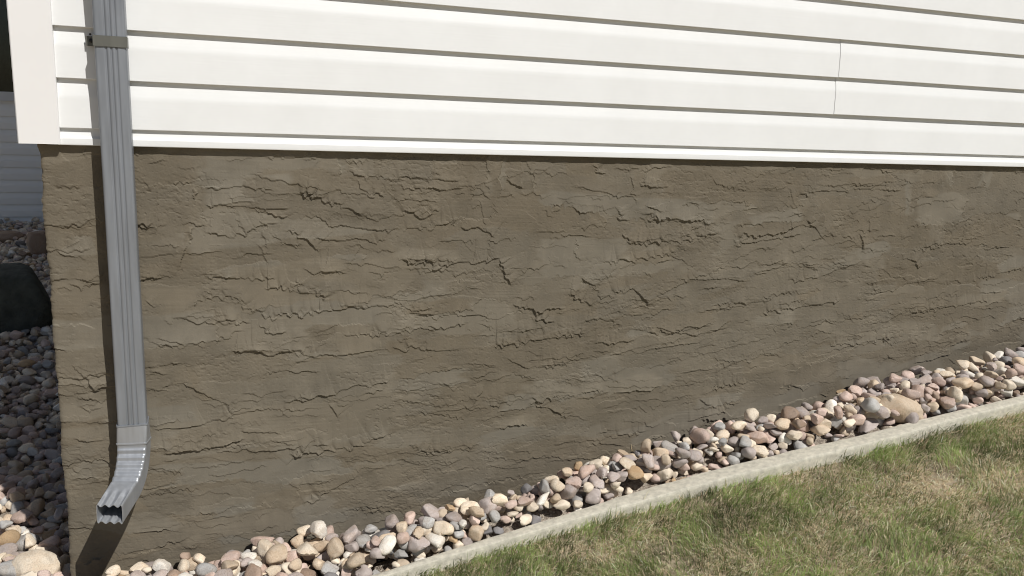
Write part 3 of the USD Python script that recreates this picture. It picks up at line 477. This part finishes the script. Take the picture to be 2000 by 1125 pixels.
for j in range(1, 13):
    s = j/12; c2 = cc + (hd*math.sin(BET)+np.array([0, 0, -1])*math.cos(BET))*L1*s
    add_frame(c2, BET, TW, PW*(.945-.03*s), PD*(.97-.03*s), 0, 0)
def ring_of(fr, inset=0., blend=0., lip=0.):
    c, a, tw, w, d, grow, ple = fr
    Sx = section(w, d, True, grow-inset, True, 2.); S0 = section(w, d, False, grow-inset)
    Sx = S0*(1-blend)+Sx*blend
    hd = np.array([-math.sin(tw), -math.cos(tw), 0]); r_ = np.array([math.cos(tw), -math.sin(tw), 0])
    n_ = hd*math.cos(a) + np.array([0, 0, 1])*math.sin(a)
    front = np.clip(Sx[:, 1]/(d/2), 0, 1)
    nn = Sx[:, 1] - ple*front**2
    if lip: c = c + (hd*math.sin(a)+np.array([0, 0, -1])*math.cos(a))*(lip*(.5-Sx[:, 1:2]/d))
    return c + Sx[:, 0:1]*r_ + nn[:, None]*n_
outer = [ring_of(fr, 0, sstep(51, 58, i)*1.0, .014*sstep(51, len(frames)-1, i)) for i, fr in enumerate(frames)]
inner = [ring_of(fr, .0012, sstep(51, 58, i)*1.0, .014*sstep(51, len(frames)-1, i)) for i, fr in enumerate(frames)][::-1]
obj('elbow', flip(loft(outer+inner+outer[:1])), m_elbow, ds, smooth=35)
# collar seam lip
lip = [ring_of((frames[0][0]+np.array([0, 0, dz]), 0, 0, PW, PD, g, 0)) for dz, g in ((.003, .0005), (.003, .0034), (-.001, .0036), (-.0025, .0024))]
obj('collar_lip', flip(loft(lip)), m_pipe, ds, smooth=35)
fr = frames[4]; lip = [ring_of((fr[0]+np.array([0, 0, dz]), fr[1], fr[2], PW, PD, g, 0)) for dz, g in ((.003, .0018), (.002, .0036), (-.002, .0036), (-.003, .0018))]
obj('collar_lip', flip(loft(lip)), m_elbow, ds, smooth=35)
# strap
zs_ = 1.0 + .262
st = sg.Polygon([(-PW/2-.0012, .026), (-PW/2-.0022, -PD/2-.0032), (PW/2+.0022, -PD/2-.0032), (PW/2+.0012, .026), (PW/2-.0002, .026), (PW/2+.0004, -PD/2-.001), (-PW/2-.0004, -PD/2-.001), (-PW/2+.0002, .026)])
sm_ = trimesh.creation.extrude_polygon(st, .026, engine='earcut'); sm_.apply_translation((0, 0, zs_-.013))
strap = obj('strap', sm_, m_strap, ds)
tabm = box(-PW/2-.024, -PW/2-.001, .0235, .0255, zs_-.012, zs_+.012)
obj('strap_tab', tabm, m_strap, strap)
for dx, dz, rr in ((-.0115, .001, .0052), (-.0125, .0165, .0028)):
    s_ = trimesh.creation.icosphere(2, rr); s_.vertices *= [1, .6, 1]; s_.apply_translation((-PW/2+dx, .0215, zs_+dz)); obj('screw', s_, m_screw, strap, smooth=True)

# ------------------------------------------------------------------ neighbour's house at the end of the side yard
NY = 5.8
nb = thing('neighbouring_house', 'pale grey sided house in shade beyond the side yard gravel', 'house', (-3, NY, -1.3))
NZ0 = .10
def nb_course(z0, e):
    return [(-.003, z0+.003), (-.016, z0), (-.016, z0+.05*1), (-.013, z0+e*.62), (-.003, z0+e*.97), (-.003, z0+e+.01)]
z = NZ0; EN = .1073
while z < 4.2:
    ms = []
    for q in range(2):
        pf = np.array(nb_course(z+q*EN, EN)); Pm = np.zeros((2, len(pf), 3)); Pm[0, :, 0] = -6; Pm[1, :, 0] = 6; Pm[..., 1] = pf[None, :, 0]; Pm[..., 2] = pf[None, :, 1]
        ms.append(trimesh.Trimesh(*flip(grid_mesh(Pm)), process=False))
    obj('siding_panel', trimesh.util.concatenate(ms), m_neighbor, nb)
    z += 2*EN
obj('wall', box(-6, 6, .002, 5, -.3, 4.25), m_neighbor, nb)
def roofn(y0, z0, y1, z1):
    a = np.array([(-6.4, y0, z0), (6.4, y0, z0), (-6.4, y1, z1), (6.4, y1, z1)], float)
    return trimesh.convex.convex_hull(np.vstack([a, a+[0, 0, .15]]))
obj('roof', roofn(-.3, 4.2, 2.5, 5.6), m_roof, nb); obj('roof', roofn(5.4, 4.2, 2.502, 5.598), m_roof, nb)
WX0, WX1, WZ0, WZ1 = 1.05, 2.58, 1.375, 2.5     # window, local
win = obj('window', trimesh.util.concatenate([box(WX0-.07, WX1+.07, -.040, -.010, WZ0-.075, WZ0), box(WX0-.07, WX1+.07, -.040, -.010, WZ1, WZ1+.07),
                                             box(WX0-.07, WX0, -.039, -.010, WZ0+.001, WZ1-.001), box(WX1, WX1+.07, -.039, -.010, WZ0+.001, WZ1-.001)]), m_frame, nb)
obj('pane', box(WX0, WX1, -.031, -.027, WZ0, WZ1), m_glass, win)
xx = np.linspace(WX0, WX1, 90); Pm = np.zeros((90, 2, 3)); Pm[..., 0] = xx[:, None]; Pm[..., 1] = (-.0215+.002*np.sin(xx*90))[:, None]; Pm[:, 0, 2] = WZ0; Pm[:, 1, 2] = WZ1
obj('curtain', flip(grid_mesh(Pm)), m_dark_room, win, smooth=True)

# ------------------------------------------------------------------ landscape fabric along the foot of the wall
xx = np.arange(.5, 4.3, .012)
lift = sstep(.5, .75, xx)
pf = np.array([(-.006, .004), (-.011, -.004), (-.016, -.028), (-.030, -.050), (-.060, -.058), (-.12, -.060)])
Pm = np.zeros((len(xx), len(pf), 3)); Pm[..., 0] = xx[:, None]
wr = (f2(xx[:, None]*9+0*pf[None, :, 0], np.arange(len(pf))[None, :]*.6+0*xx[:, None], 81, 4)-.5)
Pm[..., 1] = pf[None, :, 0] - np.abs(wr)*.012; Pm[..., 2] = G(xx)[:, None] + pf[None, :, 1] + wr*.022 + (f1(xx*5, 82, 3)-.5)[:, None]*.024 - (1-lift)[:, None]*.05
tag(obj('landscape_fabric', flip(grid_mesh(Pm)), m_fabric, smooth=True), 'black landscape fabric turned up along the foot of the stucco wall', 'fabric')

# ------------------------------------------------------------------ stones: dropped one by one on a height raster
SR = .005
sx0, sx1, sy0, sy1 = -1.9, 4.3, -.62, 5.85
gnx, gny = int((sx1-sx0)/SR), int((sy1-sy0)/SR)
hx = sx0+(np.arange(gnx)+.5)*SR; hy = sy0+(np.arange(gny)+.5)*SR
HXg, HYg = np.meshgrid(hx, hy, indexing='ij')
def gap(x): return .055*(sstep(.72, .85, x)*sstep(1.6, 1.4, x) + sstep(2.18, 2.28, x)*sstep(2.7, 2.6, x) + sstep(3.05, 3.15, x)*sstep(3.6, 3.5, x))
bed = G(HXg) - .062 + .27*sstep(.8, 5.8, HYg)*(HXg < 0) - .022*sstep(1.2, .7, HXg)*(HYg < 0) + .040*sstep(.6, 1.2, HXg)*sstep(-.03, -.09, HYg+gap(HXg))
mound = .028*np.exp(-((HYg-(curb_y(HXg)*.55))/.06)**2)*sstep(.5, 1.2, HXg)
HS = bed + mound
owner = -np.ones(HS.shape, np.int32)
curbmask = HYg < curb_y(HXg)
HS[curbmask] = (curb_z(HXg))[curbmask]
HS[(HXg > -.004) & (HYg > -.004)] = 5.0
ZBASE = HS.copy()
strng = np.random.default_rng(99)
stones = []
def foot(cx, cy, a, b, c, yaw):
    R = max(a, b)+SR
    i0, i1 = int((cx-R-sx0)/SR), int((cx+R-sx0)/SR)+1; j0, j1 = int((cy-R-sy0)/SR), int((cy+R-sy0)/SR)+1
    if i0 < 0 or j0 < 0 or i1 >= gnx or j1 >= gny: return None
    dx = hx[i0:i1, None]-cx; dy = hy[None, j0:j1]-cy
    u = (dx*math.cos(yaw)+dy*math.sin(yaw))/a; v = (-dx*math.sin(yaw)+dy*math.cos(yaw))/b
    q = u*u+v*v
    return i0, i1, j0, j1, np.where(q < 1, np.sqrt(np.clip(1-q, 0, 1))*c, -1)
def settle(cx, cy, a, b, c, yaw, q=.93):
    r = foot(cx, cy, a, b, c, yaw)
    if r is None: return None
    i0, i1, j0, j1, h = r; m = h >= 0
    s = (HS[i0:i1, j0:j1] + h)[m]
    if len(s) == 0 or s.max() > 3: return None
    return float(np.quantile(s, q)), r
def put(cx, cy, z, a, b, c, yaw, r, colr=None, special=None):
    i0, i1, j0, j1, h = r; m = h >= 0
    top = z+h; sub = HS[i0:i1, j0:j1]; w = m & (top > sub)
    sub[w] = top[w]; owner[i0:i1, j0:j1][w] = len(stones)
    colr = colr or list(STONE_COLS)[strng.choice(len(STONE_P), p=STONE_P)]
    stones.append(dict(p=np.array([cx, cy, z]), abc=(a, b, c), yaw=yaw, col=colr, special=special, m=int(m.sum())))
def dims(scale=1.):
    a = strng.uniform(.0125, .026)*scale if strng.random() < .86 else strng.uniform(.026, .034)*scale
    return a, a*strng.uniform(.62, .95), a*strng.uniform(.48, .78)
def strip_pt():
    x = strng.uniform(.15, 4.25); y = strng.uniform(curb_y(x)+.012, -.012-gap(x))
    return x, y
def strip_top():
    x = strng.uniform(.1, 4.25)
    if x < 1.0 and strng.random() < .45: x = strng.uniform(1.0, 4.25)
    t = strng.beta(1.35, 1.5); y = curb_y(x)+.018 + t*(-curb_y(x)-.05-gap(x))
    return x, y
def curb_side():
    x = strng.uniform(.5, 4.25); return x, curb_y(x) + strng.uniform(.010, .03)
def left_pt():
    for _ in range(60):
        y = -.5 + 6.27*strng.random()**1.35; x = strng.uniform(-.34-.19*max(y, 0), .45 if y < -.02 else -.012)
        if y > curb_y(x)+.015: return x, y
    return x, y
def drop(pt, n, scale, tries=7, q=.93):
    for _ in range(n):
        a, b, c = dims(scale); best = None
        for _t in range(tries):
            cx, cy = pt(); yaw = strng.uniform(0, math.pi); r = settle(cx, cy, a, b, c, yaw, q)
            if r is None: continue
            k_ = r[0]-c-G(cx) - (.27*float(sstep(.8, 5.8, cy)) if cx < 0 else 0)
            if best is None or k_ < best[0]: best = (k_, cx, cy, r[0], yaw, r[1])
        if best: put(best[1], best[2], best[3], a, b, c, best[4], best[5])
drop(strip_pt, 1000, .85, 5)
drop(left_pt, 1700, .95, 5)
def unproj(px, py, dz):
    d = fwd + (px-1000)/FPX*rt - (py-562.5)/FPX*up; t = 2.4
    for _ in range(300):
        P = C+t*d; t += .5*(G(P[0])+dz-P[2])/d[2]
    return C+t*d
SPECIAL = [  # px, py, length, width, height, yaw, colour, label
    (1757, 806, .080, .050, .044, -.3, 'tan', 'large smooth tan boulder, biggest stone in the gravel strip, leaning on the curb'),
    (848, 1002, .036, .033, .031, .3, 'tan', 'round speckled tan stone sitting alone against the black fabric'),
    (1156, 934, .042, .034, .030, .2, 'off-white', 'whitish angular stone standing highest in the middle of the strip'),
    (70, 1090, .058, .043, .040, -.3, 'cream', 'large smooth cream stone at the lower left beside the house corner'),
    (18, 1098, .034, .029, .026, .8, 'grey', 'speckled grey stone left of the large cream stone'),
    (50, 1118, .040, .03, .026, .3, 'cream', None),
    (740, 1058, .036, .030, .026, .4, 'grey', 'smooth grey stone among tan ones where the strip narrows'),
    (300, 1117, .046, .036, .028, .1, 'mauve grey', 'broad grey stone at the foot of the wall near the downspout'),
    (1693, 830, .040, .03, .022, .3, 'mauve grey', None), (1860, 758, .045, .03, .028, -.4, 'tan', None)]
for px, py, a, b, c, yaw, colr, lab in SPECIAL:
    P = unproj(px, py, .02); r = settle(P[0], min(P[1], -.05) if P[0] > 0 else P[1], a, b, c, yaw, .75)
    if not r: continue
    big_ = a > .09
    put(P[0], min(P[1], -.05) if P[0] > 0 else P[1], r[0]+.012*big_, a, b, c, yaw, r[1], colr, lab)
    if big_:      # nothing else settles on the boulder
        i0, i1, j0, j1, h_ = r[1]; HS[i0:i1, j0:j1][h_ > .45*c] = 5.0
drop(strip_top, 1350, 1.0, 5)
for row in (.014, .034):                      # small stones lying along the curb
    xr = .55
    while xr < 4.25:
        a, b, c = dims(.85); yaw = strng.uniform(0, math.pi); yr = curb_y(xr)+row+strng.uniform(-.003, .005); r = settle(xr, yr, a, b, c, yaw, .70)
        if r and r[0]-G(xr) < .030: put(xr, yr, r[0], a, b, c, yaw, r[1])
        xr += strng.uniform(.016, .036)
drop(left_pt, 1900, 1.0, 5)
NSPEC = [s for s in stones if s['special']]
# which of them the photograph shows largest
cnt = np.bincount(owner[owner >= 0], minlength=len(stones))
score = np.zeros(len(stones))
for i, s in enumerate(stones):
    p = proj(s['p']); vis = cnt[i]/max(1, s['m'])
    ok = -15 < p[0] < 2015 and -15 < p[1] < 1140
    if s['p'][1] > 0:
        t = -C[1]/(s['p'][1]-C[1]); ok = ok and (C+(s['p']-C)*t)[0] < .02
    s['visible'] = vis > .03
    score[i] = (s['abc'][0]*FPX/p[2])**2*vis if ok and vis > .25 else 0
    if s['special']: score[i] = 1e9
order = np.argsort(-score); single = set(int(i) for i in order[:300] if score[i] > 0)
ICO = {k: trimesh.creation.icosphere(subdivisions=k) for k in (1, 2, 3)}
def stone_mesh(s, sub):
    v = np.array(ICO[sub].vertices); d = v/np.linalg.norm(v, axis=1, keepdims=True)
    sd = int(strng.integers(1 << 20))
    r = 1 + .34*(meshkit.fbm(d*1.25+sd % 97, 2, sd % 1000)-.5) + .10*(meshkit.noise(d*3.1+sd % 89, sd % 991)-.5)
    for _ in range(strng.integers(5, 11)):
        n_ = strng.normal(size=3); n_ /= np.linalg.norm(n_); h = strng.uniform(.46, .84) if s['abc'][0] < .045 else strng.uniform(.8, .95)
        k = d @ n_; lim = np.where(k > .05, h/np.maximum(k, .05), 9.)
        soft = strng.uniform(22, 60)
        r = -np.log(np.exp(-soft*r)+np.exp(-soft*np.minimum(lim, 4)))/soft
    v = d*r[:, None]*np.array(s['abc'])*1.27
    tl = strng.normal(0, .22, 2)
    Rm = trimesh.transformations.euler_matrix(tl[0], tl[1], s['yaw'])[:3, :3]
    return v @ Rm.T, ICO[sub].faces
fill = []
where = {True: ('left', 'in the gravel at the left side of the house', 'left side gravel'), False: ('strip', 'in the gravel strip between stucco wall and curb', 'gravel strip')}
for i, s in enumerate(stones):
    if i in single:
        big = s['abc'][0] > .045
        v, f = stone_mesh(s, 3 if big else 2)
        p = obj('river_stone', (v, f), m_stone[s['col']], None, smooth=32, loc=s['p'])
        left = s['p'][0] < .1
        if s['special']: tag(p, s['special'], 'stone')
        else:
            q = proj(s['p']); dd = s['p'][1]/curb_y(s['p'][0])
            if left:
                zone = 'just behind the house corner' if 0 < s['p'][1] < .45 else 'in front of the house corner' if s['p'][1] <= 0 else 'further back along the house side'
                lab, grp = f"{s['col']} river stone {zone} in the left side gravel", f"{s['col']} stones {zone}"
            else:
                zone = ('towards the downspout' if q[0] < 690 else 'beside the black fabric' if q[0] < 1150 else
                        'in the middle of the strip' if q[0] < 1480 else 'left of the large tan boulder' if q[0] < 1757 else 'right of the large tan boulder')
                side = 'against the curb' if dd > .72 else 'nearest the stucco wall' if dd < .4 else 'halfway between wall and curb'
                lab, grp = f"{s['col']} river stone {side}, {zone}", f"{s['col']} stones {side} {zone}"
            tag(p, lab, 'stone', grp)
    elif s['visible']:
        v, f = stone_mesh(s, 2 if s['p'][1] < 1.2 else 1); fill.append((v+s['p'], f, np.array(STONE_COLS[s['col']])*strng.uniform(.8, 1.15)))
o = 0; VV, FF, CC = [], [], []
for v, f, c in fill:
    tm = trimesh.graph.smooth_shade(trimesh.Trimesh(v, f, process=False), angle=math.radians(32), facet_minarea=None)
    VV.append(tm.vertices); FF.append(tm.faces+o); CC.append(np.tile(c, (len(tm.vertices), 1))); o += len(tm.vertices)
p = obj('river_gravel', (np.vstack(VV), np.vstack(FF)), m_stone_mix, smooth=True)
color_primvar(p, np.vstack(CC))
tag(p, 'mixed small river stones filling the gravel beds around the house', 'gravel', kind='stuff')

# grit and fines between and under the stones
m_grit = mat('grit', {
    'g': ('geometry', {}), 'v': ('voronoi_texture', {'scale': 160., 'feature': 'f1'}), 'hs': ('separate_color', {}),
    'r': ('rgb_ramp', {'ramp': [(0, (.16, .13, .105)), (.4, (.27, .23, .19)), (.75, (.36, .31, .25)), (1, (.48, .43, .36))]}),
    'b': ('bump', {'strength': 1., 'distance': .004, 'invert': True}), 'p': ('principled_bsdf', {'roughness': .95, 'specular_ior_level': .2})},
    [('g.position', 'v.vector'), ('v.color', 'hs.color'), ('hs.r', 'r.fac'), ('r.color', 'p.base_color'), ('v.distance', 'b.height'), ('b.normal', 'p.normal')])
def bed_at(x, y):
    i = np.clip(((x-sx0)/SR-.5).astype(int), 0, gnx-1); j = np.clip(((y-sy0)/SR-.5).astype(int), 0, gny-1)
    return (bed+mound)[i, j]
A, B = np.meshgrid(np.arange(-1.88, 4.29, .012), np.linspace(0, 1, 26), indexing='ij')
Yb = curb_y(A)-.012 + B*(-.028-gap(A)*1.1 - curb_y(A)+.012)
P = np.stack([A, Yb, bed_at(A, Yb) + .004 + .008*(f2(A*45, Yb*45, 121, 2)-.5)], -1)
tag(obj('gravel_bed', grid_mesh(P), m_grit, smooth=True), kind='structure')
A, B = np.meshgrid(np.arange(-1.88, -.012, .02), np.arange(-.028, 5.79, .02), indexing='ij')
P = np.stack([A, B, bed_at(A, B) + .004 + .008*(f2(A*45, B*45, 121, 2)-.5)], -1)
tag(obj('gravel_bed', grid_mesh(P), m_grit, smooth=True), kind='structure')

# dark boulder and two brown stones far back in the side yard
def rock(loc, abc, yaw, seed, planes):
    v = np.array(trimesh.creation.icosphere(subdivisions=4).vertices); fc = trimesh.creation.icosphere(subdivisions=4).faces
    d = v/np.linalg.norm(v, axis=1, keepdims=True); q = np.random.default_rng(seed)
    r = 1.05 + .3*(meshkit.fbm(d*1.3+seed, 3, seed)-.5)
    for n_, h in planes:
        n_ = np.array(n_, float)/np.linalg.norm(n_); k = d @ n_; lim = np.where(k > .05, h/np.maximum(k, .05), 9.)
        r = -np.log(np.exp(-14*r)+np.exp(-14*np.minimum(lim, 4)))/14
    r += .05*(meshkit.fbm(d*5+seed, 4, seed+5)-.5)
    v = d*r[:, None]*np.array(abc); Rm = trimesh.transformations.euler_matrix(0, 0, yaw)[:3, :3]
    return v @ Rm.T, fc
def far_pt(px, py, zz):
    d = fwd + (px-1000)/FPX*rt - (py-562.5)/FPX*up; return C + d*((zz-C[2])/d[2])
bp = far_pt(18, 640, -1.17)
tag(obj('dark_boulder', rock(bp, (.21, .20, .27), .3, 5, [((0, -.15, 1), .70), ((.8, -.1, .45), .72), ((-.2, -1, .3), .75)]), m_dark_rock, None, True, bp+[0, .2, .10]),
    'very dark flat-topped boulder on the shaded gravel at the left edge', 'boulder')
bp = far_pt(76, 487, -1.04)
tag(obj('brown_boulder', rock(bp, (.075, .07, .11), .2, 9, [((0, 0, 1), .75), ((0, -1, .1), .8), ((1, 0, 0), .8)]), m_stone['brown'], None, True, bp+[0, .0, .05]),
    'brown block of stone beside the house corner at the far end of the gravel', 'boulder')
bp = far_pt(12, 462, -1.03)
tag(obj('brown_boulder', rock(bp, (.12, .09, .06), .1, 10, [((0, 0, 1), .7)]), m_stone['brown'], None, True, bp+[0, -.02, .0]),
    'low rounded brown stone under the neighbouring siding at the left edge', 'boulder')

# ------------------------------------------------------------------ grass
grng = np.random.default_rng(5)
N = 250000
gx_ = grng.uniform(.35, 4.7, N); gy_ = grng.uniform(-1.75, -.2, N)
edge_y = curb_y(gx_) - CW(gx_)*.84 + .035*(f1(gx_*6, 91, 3)-.5) + .008
ok = gy_ < edge_y
gx_, gy_ = gx_[ok], gy_[ok]; de = (edge_y[ok]-gy_)
clump = f2(gx_*9, gy_*9, 92, 3)
dens = sstep(.22, .5, clump)*.55+.45
ok = grng.random(len(gx_)) < dens
gx_, gy_, de, clump = gx_[ok], gy_[ok], de[ok], clump[ok]
n = len(gx_)
dry = sstep(.54, .72, f2(gx_*3.2+4, gy_*3.2, 93, 3))*.42
for (px, py, r, a) in ((1830, 945, .17, 1.), (1960, 930, .15, .95), (1900, 1080, .12, .5), (1160, 1075, .10, .8), (1250, 1040, .10, .45), (1420, 1110, .16, .5), (1700, 1090, .14, .35), (1560, 930, .12, .5)):
    q = unproj(px, py, -.03); dry = np.maximum(dry, a*np.exp(-(((gx_-q[0])/r)**2+((gy_-q[1])/(r*.8))**2)))
for (px, py, r, a) in ((1350, 960, .12, .9), (1740, 880, .10, 1.), (1480, 1010, .1, .5), (1880, 850, .12, .9), (900, 1110, .2, .8), (1330, 1100, .1, .6), (1100, 1030, .16, .8)):
    q = unproj(px, py, -.03); dry = dry*(1-a*np.exp(-(((gx_-q[0])/r)**2+((gy_-q[1])/(r*.8))**2)))
isdry = grng.random(n) < np.clip(.15+.8*dry, 0, .95)
Lb = grng.uniform(.018, .05, n)*(1+.5*sstep(.55, .75, f2(gx_*7, gy_*7, 98, 2)))*(.75+.5*clump)*(1-.25*dry); Wb = grng.uniform(.0013, .0026, n)
Lb = np.where(isdry, Lb*.95, Lb)
stalk = grng.random(n) < .0035; Lb = np.where(stalk, grng.uniform(.06, .10, n), Lb); isdry = isdry | stalk
flow = f2(gx_*4, gy_*4, 94, 2)*math.tau*1.6 + grng.normal(0, .9, n)
lean = np.abs(grng.normal(.7, .4, n)) + .3*isdry + .5*dry*isdry
dx, dy = np.cos(flow), np.sin(flow)
base_ = np.stack([gx_, gy_, lawn_z(gx_, gy_)-.004], 1)
wd = grng.uniform(0, math.tau, n); wx, wy = np.cos(wd), np.sin(wd)
rows = []
for s, ws in ((0, .9), (.4, 1.), (.75, .7), (1., 0)):
    bend = lean*s**1.0*(.5+.7*s)
    hh = Lb*s*np.cos(np.clip(bend, 0, 1.45)); out = Lb*s*np.sin(np.clip(bend, 0, 1.45))
    c = base_ + np.stack([dx*out, dy*out, hh], 1)
    if ws > 0:
        w = np.stack([wx*Wb*ws, wy*Wb*ws, 0*wx], 1)*.5; rows += [c-w, c+w]
    else: rows.append(c)
V = np.stack(rows, 1).reshape(-1, 3); b = np.arange(n)*7
F = np.concatenate([np.stack([b+i, b+j, b+k], 1) for i, j, k in ((0, 1, 3), (0, 3, 2), (2, 3, 5), (2, 5, 4), (4, 5, 6))])
gcol = np.array([.235, .315, .115])*(1+grng.normal(0, .22, (n, 1))) + np.array([.05, .03, .012])*grng.random((n, 1))
gcol *= (.80+.95*(f2(gx_*14, gy_*14, 97, 3)-.4)*2)[:, None]*(1-.35*sstep(.45, .25, clump))[:, None]
dcol = np.array([.80, .66, .46])*(1+grng.normal(0, .2, (n, 1)))*np.array([1, 1, 1]) + np.array([.05, .0, -.02])*grng.random((n, 1))
bc = np.where(isdry[:, None], dcol, gcol).clip(.01, .78)
colv = np.repeat(bc[:, None], 7, 1); 
tipdry = (grng.random(n) < .25) & ~isdry
colv[tipdry, 5:] = colv[tipdry, 5:]*.4 + np.array([.46, .37, .21])*.6
colv[:, :2] = colv[:, :2]*.6 + np.array([.40, .34, .21])*.4
p = obj('grass', (V, F), m_grass, smooth=False)
color_primvar(p, colv.reshape(-1, 3)); tag(p, 'short green and straw-coloured lawn grass beyond the curb', 'grass', kind='stuff')

# ------------------------------------------------------------------ small weeds at the wall foot
def blade_plant(name, px, py, dz, n, ln, wd, colr, label, cat, spread):
    q = unproj(px, py, dz); q[1] = min(q[1], -.015); q[2] = G(q[0])+dz
    pr = thing(name, label, cat, q); r_ = np.random.default_rng(int(px))
    m_ = plain(name+'_leaf', colr, .6, 0, 40, .25)
    for j in range(n):
        a = r_.uniform(0, math.tau); l_ = ln*r_.uniform(.6, 1); le = r_.uniform(.1, spread)
        s = np.linspace(0, 1, 6); bend = le*s*1.2
        c = np.stack([np.cos(a)*l_*s*np.sin(bend), np.sin(a)*l_*s*np.sin(bend), l_*s*np.cos(bend)], 1)
        w = wd*np.sin(np.pi*np.clip(s*.85+.1, 0, 1))[:, None]*np.array([-math.sin(a), math.cos(a), 0])
        g = grid_mesh(np.stack([c-w, c+w*0+[0, 0, -.0004], c+w], 1)); obj('leaf', g, m_, pr, smooth=True)
blade_plant('weed_seedling', 1503, 812, .0, 7, .034, .0035, (.09, .17, .03), 'tiny bright green seedling growing from the black fabric at the wall', 'weed', .8)
blade_plant('dry_weed', 1212, 884, .01, 3, .085, .0011, (.42, .33, .2), 'dry straw stem standing above the stones against the wall', 'weed', .5)
